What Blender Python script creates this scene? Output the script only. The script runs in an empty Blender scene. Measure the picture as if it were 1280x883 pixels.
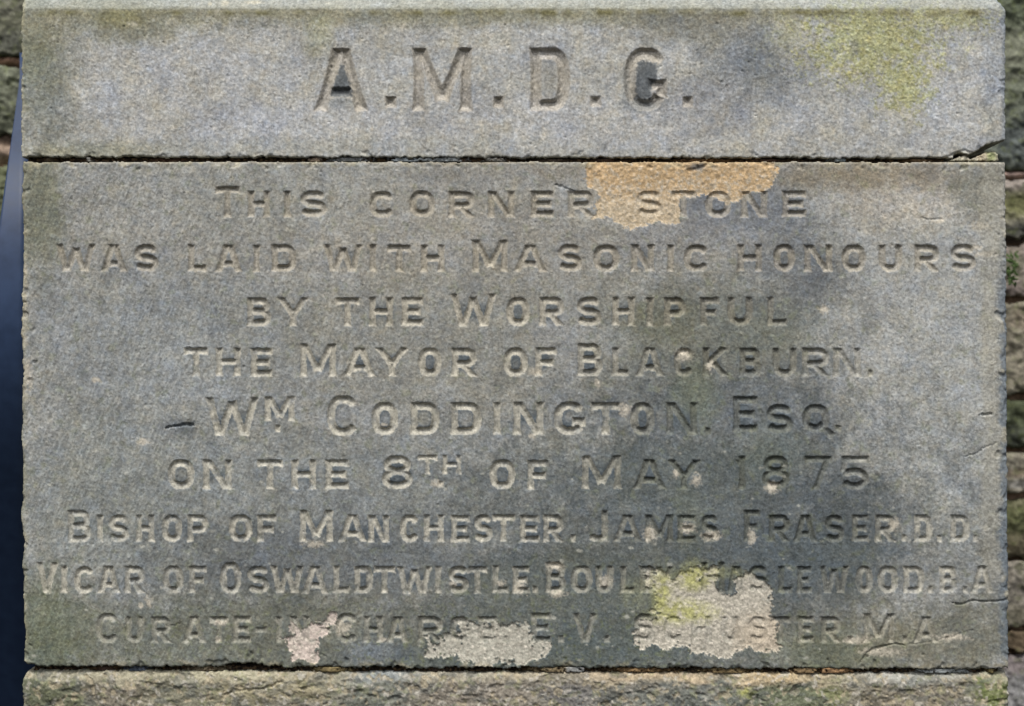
import bpy, math
import numpy as np
from mathutils import Vector

# ------------------------------------------------------------------ camera, light
SC = bpy.context.scene
COL = SC.collection
R = math.radians
MM = 0.001                      # one unit of the drawing grid is one millimetre
CX, CY = 640.0, 441.5           # drawing point on the camera axis
DIST = 2.6

cd = bpy.data.cameras.new("camera")
cam = bpy.data.objects.new("camera", cd)
COL.objects.link(cam)
cam.location = (0, -DIST, 0)
cam.rotation_euler = (R(90), 0, 0)
cd.sensor_width = 36
cd.lens = 36 * DIST / 1.28
cd.clip_end = 200
cd.dof.use_dof = True
cd.dof.focus_distance = DIST
cd.dof.aperture_fstop = 2.2
SC.camera = cam

SUN_EL, SUN_AZ = 60.0, -10.0     # elevation; azimuth off the wall normal, minus = from the left
w = bpy.data.worlds.new("World")
SC.world = w
w.use_nodes = True
nt = w.node_tree
nt.nodes.clear()
sky = nt.nodes.new("ShaderNodeTexSky")
sky.sky_type = 'NISHITA'
sky.sun_disc = False
sky.sun_elevation = R(SUN_EL)
sky.sun_rotation = R(180 - SUN_AZ)
sky.dust_density = 4.0
hs = nt.nodes.new("ShaderNodeHueSaturation")
hs.inputs['Saturation'].default_value = 0.45
bg = nt.nodes.new("ShaderNodeBackground")
bg.inputs['Strength'].default_value = 0.10
wo = nt.nodes.new("ShaderNodeOutputWorld")
nt.links.new(sky.outputs[0], hs.inputs['Color'])
nt.links.new(hs.outputs[0], bg.inputs[0])
nt.links.new(bg.outputs[0], wo.inputs[0])

sl = bpy.data.lights.new("sun", 'SUN')
sl.energy = 1.45
sl.angle = R(14)
sl.color = (1.0, 0.98, 0.95)
sun = bpy.data.objects.new("sun", sl)
COL.objects.link(sun)
# direction towards the sun
sd = Vector((math.sin(R(SUN_AZ)) * math.cos(R(SUN_EL)), -math.cos(R(SUN_AZ)) * math.cos(R(SUN_EL)), math.sin(R(SUN_EL))))
sun.rotation_euler = sd.to_track_quat('Z', 'Y').to_euler()
sun.location = sd * 4

SC.view_settings.view_transform = 'Standard'
SC.view_settings.look = 'None'
SC.view_settings.exposure = 0.7
SC.view_settings.gamma = 1.0
LIGHT = np.array((1.0, .965, .935))   # linear brightness of a white face in this light; turns seen colours into albedo

# ------------------------------------------------------------------ helpers
def lin(c):
    c = np.asarray(c, float) / 255.0
    return np.where(c <= 0.04045, c / 12.92, ((c + 0.055) / 1.055) ** 2.4)

def alb(c):
    return np.clip(lin(c) / LIGHT, 0, 0.9)

def up(c):
    """colour of the weathered grey skin: lifted and cooled towards what the photograph measures"""
    c = np.asarray(c, float)
    k = np.interp(c.mean(), [80, 95, 120, 150], [5, 9, 20, 22])
    return c + k * np.array((.98, .97, 1.12))

def tag(o, label=None, cat=None, group=None, kind=None):
    for k, v in (("label", label), ("category", cat), ("group", group), ("kind", kind)):
        if v:
            o[k] = v
    return o

def sstep(a, b, x):
    t = np.clip((x - a) / (b - a), 0, 1)
    return t * t * (3 - 2 * t)

def fnoise(shape, step, lo, hi, seed, ang=0.0, stretch=1.0, beta=1.0):
    """band-limited noise, wavelengths lo..hi mm, grain drawn out along ang (degrees from x)"""
    rng = np.random.default_rng(seed)
    ny, nx = shape
    py, px = ny + 64, nx + 64
    f = np.fft.rfft2(rng.standard_normal((py, px)))
    fy = np.fft.fftfreq(py, step)[:, None]
    fx = np.fft.rfftfreq(px, step)[None, :]
    ca, sa = math.cos(R(ang)), math.sin(R(ang))
    u = (fx * ca - fy * sa) * stretch
    v = fx * sa + fy * ca
    q = np.sqrt(u * u + v * v) + 1e-9
    amp = np.where(q > 0, q ** -beta, 0) * np.exp(-(q * lo) ** 2 * 0.6) * (1 - np.exp(-(q * hi) ** 2))
    n = np.fft.irfft2(f * amp, s=(py, px))[:ny, :nx]
    return (n - n.mean()) / (n.std() + 1e-12)

def blur(a, step, sig):
    ny, nx = a.shape
    fy = np.fft.fftfreq(ny + 80, step)[:, None]
    fx = np.fft.rfftfreq(nx + 80, step)[None, :]
    p = np.pad(a, ((40, 40), (40, 40)), mode='edge')
    f = np.fft.rfft2(p) * np.exp(-2 * (math.pi * sig) ** 2 * (fx * fx + fy * fy))
    return np.fft.irfft2(f, s=p.shape)[40:40 + ny, 40:40 + nx]

def poly_in(X, Y, pts):
    """signed distance, positive inside a polygon"""
    P = np.asarray(pts, float)
    d = np.full(X.shape, 1e9)
    ins = np.zeros(X.shape, bool)
    n = len(P)
    for i in range(n):
        ax, ay = P[i]; bx, by = P[(i + 1) % n]
        ex, ey = bx - ax, by - ay
        t = np.clip(((X - ax) * ex + (Y - ay) * ey) / (ex * ex + ey * ey + 1e-9), 0, 1)
        d = np.minimum(d, (X - ax - t * ex) ** 2 + (Y - ay - t * ey) ** 2)
        if ay != by:
            c = ((ay > Y) != (by > Y)) & (X < ex * (Y - ay) / ey + ax)
            ins ^= c
    d = np.sqrt(d)
    return np.where(ins, d, -d)

def seg_d(X, Y, pts):
    d = np.full(X.shape, 1e9)
    for (ax, ay), (bx, by) in zip(pts[:-1], pts[1:]):
        ex, ey = bx - ax, by - ay
        t = np.clip(((X - ax) * ex + (Y - ay) * ey) / (ex * ex + ey * ey + 1e-9), 0, 1)
        d = np.minimum(d, (X - ax - t * ex) ** 2 + (Y - ay - t * ey) ** 2)
    return np.sqrt(d)

def blob(X, Y, cx, cy, rx, ry, wob=0):
    return 1 - sstep(0.25, 1.08, np.sqrt(((X - cx) / rx) ** 2 + ((Y - cy) / ry) ** 2) + wob)

class Grid:
    def __init__(s, x0, x1, y0, y1, step):
        s.step = step
        s.xs = np.arange(x0, x1 + step, step)
        s.ys = np.arange(y0, y1 + step, step)
        s.X, s.Y = np.meshgrid(s.xs, s.ys)
        s.shape = s.X.shape
        s.col = np.zeros(s.shape + (3,))
        s.h = np.zeros(s.shape)
    def n(s, lo, hi, seed, ang=0.0, stretch=1.0, beta=1.0):
        return fnoise(s.shape, s.step, lo, hi, seed, ang, stretch, beta)
    def fill(s, c):
        s.col[:] = alb(c)
    def mix(s, m, c):
        m = np.clip(m, 0, 1)[..., None]
        s.col = s.col * (1 - m) + alb(c) * m
    def mul(s, f):
        s.col = s.col * f[..., None]

def mesh_of(name, co, faces, col, mat, parent=None, smooth=True):
    me = bpy.data.meshes.new(name)
    nv, nf = len(co), len(faces)
    me.vertices.add(nv)
    me.vertices.foreach_set("co", np.ascontiguousarray(co, np.float32).ravel())
    me.loops.add(nf * 4)
    me.loops.foreach_set("vertex_index", np.ascontiguousarray(faces, np.int32).ravel())
    me.polygons.add(nf)
    me.polygons.foreach_set("loop_start", np.arange(0, nf * 4, 4, dtype=np.int32))
    me.update(calc_edges=True)
    if smooth:
        me.polygons.foreach_set("use_smooth", np.ones(nf, bool))
    a = me.color_attributes.new("stain", 'FLOAT_COLOR', 'POINT')
    rgba = np.ones((nv, 4), np.float32)
    rgba[:, :3] = np.clip(col, 0.003, 0.92)
    a.data.foreach_set("color", rgba.ravel())
    me.materials.append(mat)
    me.validate()
    o = bpy.data.objects.new(name, me)
    COL.objects.link(o)
    if parent:
        o.parent = parent
        o.matrix_parent_inverse = parent.matrix_world.inverted()
    return o

def relief(g, name, mat, edge, rad, depth, plane=0.0, pid=None, parts=None, parent=None, keep=None):
    """turn a height grid into a solid block: face, rounded arrises, sides and back"""
    e = np.maximum(edge, 0)
    q = np.clip(1 - e / rad, 0, 1)
    h = g.h - rad * (1 - np.sqrt(np.clip(1 - q * q, 0, 1)))
    out = edge <= 0
    h = np.where(out, -depth, h)
    ny, nx = g.shape
    sc = (DIST + plane) / DIST      # the face stands at its real distance
    co = np.stack([(g.X - CX) * MM * sc, plane - h * MM, (CY - g.Y) * MM * sc], -1).reshape(-1, 3)
    col = g.col.reshape(-1, 3)
    idx = np.arange(ny * nx).reshape(ny, nx)
    F = np.stack([idx[:-1, :-1], idx[1:, :-1], idx[1:, 1:], idx[:-1, 1:]], -1).reshape(-1, 4)
    allout = out[:-1, :-1] & out[1:, :-1] & out[1:, 1:] & out[:-1, 1:]
    ok = ~allout.ravel()
    fid = np.zeros(len(F), int)
    if pid is not None:
        fid = np.maximum(np.maximum(pid[:-1, :-1], pid[1:, :-1]), np.maximum(pid[1:, 1:], pid[:-1, 1:])).ravel()
    root = None
    for k in ([0] + sorted(set(fid[ok]) - {0})):
        f = F[ok & (fid == k)]
        used, inv = np.unique(f, return_inverse=True)
        f = inv.reshape(-1, 4)
        c, cl = co[used], col[used]
        if k == 0:
            # back slab closing the block
            ys, xs_ = np.where(~out)
            x0, x1 = (g.xs[xs_.min()] - CX) * MM * sc, (g.xs[xs_.max()] - CX) * MM * sc
            z0, z1 = (CY - g.ys[ys.max()]) * MM * sc, (CY - g.ys[ys.min()]) * MM * sc
            yb = plane + depth * MM - 0.0005
            nb = len(c)
            c = np.vstack([c, [[x0, yb, z0], [x1, yb, z0], [x1, yb, z1], [x0, yb, z1]]])
            cl = np.vstack([cl, cl[:1].repeat(4, 0)])
            f = np.vstack([f, [[nb, nb + 3, nb + 2, nb + 1]]])
            root = mesh_of(name, c, f, cl, mat, parent)
        else:
            pn, lab = parts[k]
            o = mesh_of(pn, c, f, cl, mat, root)
            if lab:
                o["label"] = lab
    return root

# ------------------------------------------------------------------ materials
def stone_mat(name, grain=0.16, bump=0.5, scale=330, rough=0.92):
    m = bpy.data.materials.new(name)
    m.use_nodes = True
    t = m.node_tree
    b = t.nodes["Principled BSDF"]
    b.inputs["Roughness"].default_value = rough
    b.inputs["Specular IOR Level"].default_value = 0.18
    at = t.nodes.new("ShaderNodeAttribute"); at.attribute_name = "stain"
    tc = t.nodes.new("ShaderNodeTexCoord")
    n1 = t.nodes.new("ShaderNodeTexNoise"); n1.inputs["Scale"].default_value = scale; n1.inputs["Detail"].default_value = 4; n1.inputs["Roughness"].default_value = 0.7
    n2 = t.nodes.new("ShaderNodeTexNoise"); n2.inputs["Scale"].default_value = scale * 0.33; n2.inputs["Detail"].default_value = 3
    vo = t.nodes.new("ShaderNodeTexVoronoi"); vo.inputs["Scale"].default_value = scale * 1.5
    for n in (n1, n2, vo):
        t.links.new(tc.outputs["Object"], n.inputs["Vector"])
    r1 = t.nodes.new("ShaderNodeMapRange")
    r1.inputs[1].default_value = 0.3; r1.inputs[2].default_value = 0.7
    r1.inputs[3].default_value = 1 - grain; r1.inputs[4].default_value = 1 + grain
    t.links.new(n1.outputs["Fac"], r1.inputs[0])
    r2 = t.nodes.new("ShaderNodeMapRange")
    r2.inputs[1].default_value = 0.3; r2.inputs[2].default_value = 0.7
    r2.inputs[3].default_value = 1 - grain * 0.25; r2.inputs[4].default_value = 1 + grain * 0.25
    t.links.new(n2.outputs["Fac"], r2.inputs[0])
    # mineral grains: each cell a little lighter or darker
    sep = t.nodes.new("ShaderNodeSeparateColor")
    t.links.new(vo.outputs["Color"], sep.inputs[0])
    r3 = t.nodes.new("ShaderNodeMapRange")
    r3.inputs[3].default_value = 1 - grain * 0.8; r3.inputs[4].default_value = 1 + grain * 0.8
    t.links.new(sep.outputs[0], r3.inputs[0])
    mu = t.nodes.new("ShaderNodeMath"); mu.operation = 'MULTIPLY'
    t.links.new(r1.outputs[0], mu.inputs[0]); t.links.new(r2.outputs[0], mu.inputs[1])
    mu2 = t.nodes.new("ShaderNodeMath"); mu2.operation = 'MULTIPLY'
    t.links.new(mu.outputs[0], mu2.inputs[0]); t.links.new(r3.outputs[0], mu2.inputs[1])
    vm = t.nodes.new("ShaderNodeVectorMath"); vm.operation = 'SCALE'
    t.links.new(at.outputs["Color"], vm.inputs[0]); t.links.new(mu2.outputs[0], vm.inputs["Scale"])
    t.links.new(vm.outputs[0], b.inputs["Base Color"])
    bp = t.nodes.new("ShaderNodeBump"); bp.inputs["Strength"].default_value = bump; bp.inputs["Distance"].default_value = 0.0009
    t.links.new(n1.outputs["Fac"], bp.inputs["Height"])
    t.links.new(bp.outputs[0], b.inputs["Normal"])
    return m

M_SAND = stone_mat("weathered_sandstone", grain=0.25, bump=0.5, scale=270)
M_ROUGH = stone_mat("rough_sandstone", grain=0.22, bump=0.8, scale=240)
M_MORTAR = stone_mat("old_mortar", grain=0.3, bump=1.0, scale=300)

def plain_mat(name, c, rough, spec=0.5, nscale=40, nam=0.15):
    m = bpy.data.materials.new(name)
    m.use_nodes = True
    t = m.node_tree
    b = t.nodes["Principled BSDF"]
    b.inputs["Specular IOR Level"].default_value = spec
    tc = t.nodes.new("ShaderNodeTexCoord")
    n = t.nodes.new("ShaderNodeTexNoise"); n.inputs["Scale"].default_value = nscale; n.inputs["Detail"].default_value = 5
    t.links.new(tc.outputs["Object"], n.inputs["Vector"])
    mx = t.nodes.new("ShaderNodeMix"); mx.data_type = 'RGBA'
    mx.inputs[6].default_value = (*[v * (1 - nam) for v in c], 1)
    mx.inputs[7].default_value = (*[min(1, v * (1 + nam)) for v in c], 1)
    t.links.new(n.outputs["Fac"], mx.inputs[0])
    t.links.new(mx.outputs[2], b.inputs["Base Color"])
    mr = t.nodes.new("ShaderNodeMapRange")
    mr.inputs[3].default_value = rough - 0.06; mr.inputs[4].default_value = rough + 0.06
    t.links.new(n.outputs["Fac"], mr.inputs[0])
    t.links.new(mr.outputs[0], b.inputs["Roughness"])
    return m

M_BLUE = plain_mat("blue_paint", (0.028, 0.047, 0.095), 0.42, 0.2, 60, 0.35)
M_LEAF = plain_mat("moss_leaf", (0.07, 0.11, 0.035), 0.7, 0.2, 300, 0.4)

# ------------------------------------------------------------------ carved lettering
def ell(cx, cy, rx, ry, a0, a1, n=18, p=2.5):
    out = []
    for i in range(n + 1):
        a = R(a0 + (a1 - a0) * i / n)
        c, s = math.cos(a), math.sin(a)
        k = (abs(c) ** p + abs(s) ** p) ** (-1 / p)
        out.append((cx + rx * c * k, cy - ry * s * k))
    return out

def glyph(ch, x0, x1, T, B, s):
    """centre lines of a block capital in the box x0..x1, T..B; s = half the stroke"""
    L, Rr, t, b = x0 + s, x1 - s, T + s * 0.9, B - s * 0.9
    cx, cy, H = (x0 + x1) / 2, (T + B) / 2, B - T
    rx, ry = (Rr - L) / 2, (b - t) / 2
    e = 2.0
    if ch == 'A': return [[(x0 + s * .75 - e * .3, B + e), (cx - .3 * s, T - e)], [(x1 - s * .75 + e * .3, B + e), (cx + .3 * s, T - e)], [(L + rx * .38, B - H * .30), (Rr - rx * .38, B - H * .30)]]
    if ch == 'B':
        m = cy - H * .02
        return [[(L, T), (L, B)], [(L, t), (cx, t)] + ell(cx, (t + m) / 2, rx * .85, (m - t) / 2, 90, -90, 10)[1:] + [(L, m)],
                [(L, m), (cx, m)] + ell(cx, (b + m) / 2, rx, (b - m) / 2, 90, -90, 10)[1:] + [(L, b)]]
    if ch == 'C': return [ell(cx, cy, rx, ry, 38, 322, 26)]
    if ch == 'G': return [ell(cx, cy, rx, ry, 38, 325, 26), [(Rr, cy + H * .06), (Rr, b - ry * .3)], [(cx + rx * .15, cy + H * .09), (x1, cy + H * .09)]]
    if ch == 'D': return [[(L, T), (L, B)], [(L, t), (cx - rx * .1, t)] + ell(cx - rx * .1, cy, rx * 1.1, ry, 90, -90, 16, 2.9)[1:] + [(L, b)]]
    if ch == 'E': return [[(L, T), (L, B)], [(L, t), (x1, t)], [(L, cy), (x1 - s * .7, cy)], [(L, b), (x1, b)]]
    if ch == 'F': return [[(L, T), (L, B)], [(L, t), (x1, t)], [(L, cy + 1), (x1 - s * .8, cy + 1)]]
    if ch == 'H': return [[(L, T), (L, B)], [(Rr, T), (Rr, B)], [(L, cy), (Rr, cy)]]
    if ch == 'I' or ch == '1': return [[(cx, T), (cx, B)]] + ([[(cx, T + s * 1.2), (x0, T + s * 2)]] if ch == '1' else [])
    if ch == 'J': return [[(Rr, T), (Rr, cy), (Rr, b - ry * .4)] + ell(cx, b - ry * .4, rx, ry * .4, 0, -150, 10, 2)[1:]]
    if ch == 'K': return [[(L, T), (L, B)], [(x1 - s, T - e), (L, cy + H * .12)], [(cx - rx * .3, cy), (x1 - s * .8, B + e)]]
    if ch == 'L': return [[(L, T), (L, B)], [(L, b), (x1, b)]]
    if ch == 'M': return [[(L, T), (L, B)], [(Rr, T), (Rr, B)], [(L, T - e), (cx, B - H * .18)], [(Rr, T - e), (cx, B - H * .18)]]
    if ch == 'N': return [[(L, T), (L, B)], [(Rr, T), (Rr, B)], [(L, T - e), (Rr, B + e)]]
    if ch == 'O': return [ell(cx, cy, rx, ry, 0, 360, 36, 2.4)]
    if ch == 'Q': return [ell(cx, cy, rx, ry, 0, 360, 36, 2.4), [(cx + rx * .2, b - ry * .5), (x1 + s * .8, B + s * 1.2)]]
    if ch in 'PR':
        m = cy + H * .06
        g = [[(L, T), (L, B)], [(L, t), (cx, t)] + ell(cx, (t + m) / 2, rx, (m - t) / 2, 90, -90, 12)[1:] + [(L, m)]]
        return g + ([[(cx - rx * .1, m), (x1 - s * .7, B + e)]] if ch == 'R' else [])
    if ch == 'S':
        r2 = ry / 2
        return [ell(cx, t + r2, rx * .96, r2, 28, 270, 16, 2.2) + ell(cx, b - r2, rx, r2, 90, -155, 16, 2.2)[1:]]
    if ch == 'T': return [[(x0, t), (x1, t)], [(cx, T), (cx, B)]]
    if ch == 'U': return [[(L, T), (L, cy)] + ell(cx, cy, rx, b - cy, 180, 360, 16, 2.4)[1:-1] + [(Rr, cy), (Rr, T)]]
    if ch == 'V': return [[(x0 + s * .8, T - e), (cx, B + e * .5)], [(x1 - s * .8, T - e), (cx, B + e * .5)]]
    if ch == 'W':
        q = (x1 - x0) / 4
        return [[(x0 + s * .8, T - e), (x0 + q + s * .2, B + e)], [(cx, T + s), (x0 + q + s * .2, B + e)], [(cx, T + s), (x1 - q - s * .2, B + e)], [(x1 - s * .8, T - e), (x1 - q - s * .2, B + e)]]
    if ch == 'Y': return [[(x0 + s * .8, T - e), (cx, cy + H * .1)], [(x1 - s * .8, T - e), (cx, cy + H * .1)], [(cx, cy), (cx, B)]]
    if ch == '8': return [ell(cx, t + ry * .46, rx * .85, ry * .46, 0, 360, 24, 2.1), ell(cx, b - ry * .54, rx, ry * .54, 0, 360, 26, 2.1)]
    if ch == '7': return [[(x0, t), (x1, t)], [(x1 - s, T), (cx - rx * .3, B + e)]]
    if ch == '5': return [[(x0 + s, t), (x1, t)], [(x0 + s * 1.3, T), (x0 + s, cy)], [(x0 + s * .8, cy)] + ell(cx, b - ry * .55, rx, ry * .55, 120, -150, 18, 2.1)]
    if ch == '.': return [[(cx, T), (cx, B)]]
    if ch == '-': return [[(x0, cy), (x1, cy)]]
    return []

def carve(g, letters, s0, fld, rng):
    """write the inside distance of every stroke into fld"""
    for ch, x0, x1, T, B in letters:
        s = s0
        if ch == '.': s = (x1 - x0) / 2
        if ch == '-': s = (B - T) / 2
        if B - T < 33 and ch not in '.-': s = s0 * max(.72, (B - T) / 36)
        j = rng.uniform(-.6, .6, 2)
        x0 += j[0]; x1 += j[0]; T += j[1] * .7; B += j[1] * .7
        pad = 8
        i0, i1 = np.searchsorted(g.xs, (x0 - pad, x1 + pad))
        k0, k1 = np.searchsorted(g.ys, (T - pad, B + pad))
        X, Y = g.X[k0:k1, i0:i1], g.Y[k0:k1, i0:i1]
        best = np.full(X.shape, -20.0)
        for path in glyph(ch, x0, x1, T, B, s):
            closed = path[0] == path[-1] or math.dist(path[0], path[-1]) < .01
            n = len(path) - 1
            pv = np.full(X.shape, -20.0)
            for q, ((ax, ay), (bx, by)) in enumerate(zip(path[:-1], path[1:])):
                ln = math.dist((ax, ay), (bx, by))
                if ln < 1e-6: continue
                ux, uy = (bx - ax) / ln, (by - ay) / ln
                tt = (X - ax) * ux + (Y - ay) * uy
                v = np.abs(-(X - ax) * uy + (Y - ay) * ux)
                a0, a1 = np.maximum(-tt, 0), np.maximum(tt - ln, 0)
                ss = s
                if n == 1 and ch not in '.-':
                    ss = s * (.86 + .30 * np.clip(np.abs(2 * tt / ln - 1), 0, 1) ** 3)
                d = ss - np.sqrt(v * v + a0 ** 2 + a1 ** 2)
                if not closed:
                    if q == 0: d = np.where(tt < 0, np.minimum(ss - v, tt), np.minimum(d, tt))
                    if q == n - 1: d = np.where(tt > ln, np.minimum(ss - v, ln - tt), np.minimum(d, ln - tt))
                pv = np.maximum(pv, d)
            best = np.maximum(best, pv)
        lo = B + (9 if ch == 'Q' else 0)
        best = np.minimum(best, np.minimum(Y - T, lo - Y))
        fld[k0:k1, i0:i1] = np.maximum(fld[k0:k1, i0:i1], best)

def vcut(g, f, slope=.84, deep=5.2):
    """depth of a chisel cut: sloping sides meeting along the middle, the upper edge left steeper"""
    gy = np.gradient(blur(np.clip(f, -3, 6), g.step, 1.0), g.step, axis=0)
    gx = np.gradient(blur(np.clip(f, -3, 6), g.step, 1.0), g.step, axis=1)
    top = sstep(.45, .95, gy) + .45 * sstep(.6, 1.0, gx)
    a = np.maximum(f + .1, 0)
    d = a * slope * (1 + 1.35 * top)
    return np.where(d < deep, d - .08 * d * d / deep, deep * .92 + 0 * d)

def L_(s, xs, T, B, caps=(), capT=None):
    """letters of one line: s without spaces, xs = pairs of left/right edges"""
    out = []
    for i, ch in enumerate(s):
        x0, x1 = xs[i]
        t, b = T, B
        if i in caps: t = capT
        if ch == '.': t = b - 9
        if ch == '-': t, b = (T + B) / 2 - 3, (T + B) / 2 + 3.5
        out.append((ch, x0, x1, t, b))
    return out

LINES = [
 ("first line of the carved inscription, reading THIS CORNER STONE", 4.7, L_("THISCORNERSTONE",
  [(268,300),(309,338),(355,364),(375,409),(462,495),(511,544),(560,594),(609,643),(663,693),(709,743),(795,829),(838,870),(881,914),(926,960),(977,1008)], 239, 272, (0,), 233)),
 ("second line of the carved inscription, reading WAS LAID WITH MASONIC HONOURS", 4.7, L_("WASLAIDWITHMASONICHONOURS",
  [(70,119),(127,158),(168,199),(234,258),(270,302),(316,325),(339,371),(404,453),(461,471),(484,515),(526,557),(590,635),(643,683),(697,728),(741,774),(788,818),(834,843),(855,888),(921,953),(966,994),(1005,1041),(1052,1083),(1098,1128),(1142,1174),(1187,1220)], 306, 340, (11,), 300)),
 ("third line of the carved inscription, reading BY THE WORSHIPFUL", 4.7, L_("BYTHEWORSHIPFUL",
  [(308,339),(346,387),(419,450),(461,492),(502,530),(563,620),(632,662),(673,705),(720,752),(765,794),(807,817),(830,858),(875,900),(909,941),(958,984)], 372, 408, (5,), 367)),
 ("fourth line of the carved inscription, reading THE MAYOR OF BLACKBURN", 4.7, L_("THEMAYOROFBLACKBURN.",
  [(230,261),(270,302),(313,341),(374,420),(430,469),(468,511),(522,552),(564,596),(629,660),(668,696),(722,754),(765,787),(796,830),(842,868),(878,912),(924,952),(965,996),(1002,1037),(1041,1077),(1085,1092)], 435, 471, (3,10), 430)),
 ("fifth line of the carved inscription, reading WM CODDINGTON ESQ", 5.2,
  [('W',257,323,497,545),('M',330,369,496,527),('.',343,351,532,541),('C',409,450,495,545)] + L_("ODDINGTON.",
  [(464,498),(513,550),(563,602),(616,626),(641,680),(692,732),(738,776),(788,819),(832,872),(881,889)], 503, 544) +
  [('E',916,948,496,541),('S',958,992,506,542),('Q',1002,1037,506,541),('.',1043,1051,532,540)]),
 ("sixth line of the carved inscription, reading ON THE 8TH OF MAY 1875", 4.7, L_("ONTHE8OFMAY1875",
  [(210,244),(253,290),(321,354),(364,396),(406,436),(477,516),(612,645),(659,687),(727,777),(793,832),(834,877),(921,934),(952,987),(1005,1040),(1050,1087)], 575, 612, (5,8,11,12,13,14), 570) +
  [('T',522,547,569,593),('H',553,577,569,593),('.',547,555,602,610)]),
 ("seventh line of the carved inscription, naming the BISHOP OF MANCHESTER", 4.3, L_("BISHOPOFMANCHESTER.JAMESFRASER.D.D.",
  [(84,114),(121,129),(135,161),(169,193),(202,228),(234,261),(286,316),(321,346),(375,417),(423,457),(460,487),(500,525),(529,555),(564,588),(592,616),(615,644),(649,674),(679,705),(713,720),(734,760),(768,802),(806,842),(846,870),(876,899),(930,951),(960,987),(992,1021),(1031,1056),(1065,1087),(1093,1119),(1126,1133),(1142,1166),(1171,1178),(1188,1213),(1216,1222)], 644, 678, (0,8,19,24), 638)),
 ("eighth line of the carved inscription, naming the VICAR OF OSWALDTWISTLE", 4.3, L_("VICAROFOSWALDTWISTLE.BOULBYHASLEWOOD.B.A",
  [(45,72),(76,84),(92,118),(123,149),(155,181),(203,230),(236,259),(275,302),(309,337),(339,380),(379,410),(416,437),(442,466),(467,495),(497,540),(544,552),(560,586),(584,609),(615,636),(640,662),(665,673),(682,708),(713,741),(744,767),(775,794),(799,821),(819,843),(876,906),(910,931),(935,961),(972,991),(996,1015),(1025,1062),(1069,1091),(1097,1123),(1129,1156),(1160,1167),(1174,1197),(1203,1210),(1214,1241)], 708, 742, (0,7,21,27), 703)),
 ("ninth line of the carved inscription, naming the CURATE IN CHARGE", 4.3, L_("CURATE-IN-CHARGE.E.V.SCHUSTER.M.A.",
  [(120,150),(156,180),(188,214),(228,257),(262,286),(290,314),(319,334),(344,352),(362,388),(399,414),(419,448),(454,479),(484,510),(521,553),(562,589),(597,622),(629,637),(663,689),(697,705),(716,747),(755,763),(792,818),(830,855),(864,890),(901,924),(935,960),(963,989),(997,1018),(1026,1052),(1059,1067),(1079,1118),(1127,1134),(1143,1173),(1181,1188)], 771, 804, (0,10,17,19,21,30), 767)),
]

FLAKES = [
 ("flaked_patch", "bare orange patch across the upper edge of the inscription", 1.2, (189,164,130),
  [(739,198),(734,231),(745,248),(741,273),(765,277),(788,283),(815,283),(850,278),(850,247),(880,244),(905,252),(922,252),(929,240),(964,238),(971,212),(974,198)]),
 ("flaked_patch", "small pale pink flaked patch at the foot of the inscription", 1.9, (204,186,172),
  [(357,802),(365,827),(397,827),(398,796),(409,791),(410,786),(417,780),(419,764),(413,764),(402,777),(391,779),(376,787),(363,779),(366,796)]),
 ("flaked_patch", "pale grey flaked patch under the word CHARGE", 1.8, (176,170,154),
  [(532,794),(534,824),(548,822),(582,826),(599,831),(655,832),(670,821),(689,806),(666,802),(664,777),(657,774),(651,780),(640,779),(625,782),(619,777),(602,777),(589,779),(578,776),(570,777),(571,796),(557,796),(541,804),(539,794)]),
 ("flaked_patch", "largest pale flaked patch, tinged with yellow lichen", 2.0, (180,171,154),
  [(803,714),(816,714),(826,712),(842,721),(862,709),(876,707),(880,721),(893,709),(900,712),(895,724),(893,738),(914,738),(916,716),(926,721),(931,716),(945,714),(950,724),(964,730),(967,772),(974,778),(972,802),(978,807),(957,819),(938,812),(923,817),(914,822),(883,817),(862,817),(856,810),(816,808),(799,815),(795,802),(791,786),(799,774),(818,772),(807,764),(819,760),(818,730),(804,736)]),
]

STEP = 1.15

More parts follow.
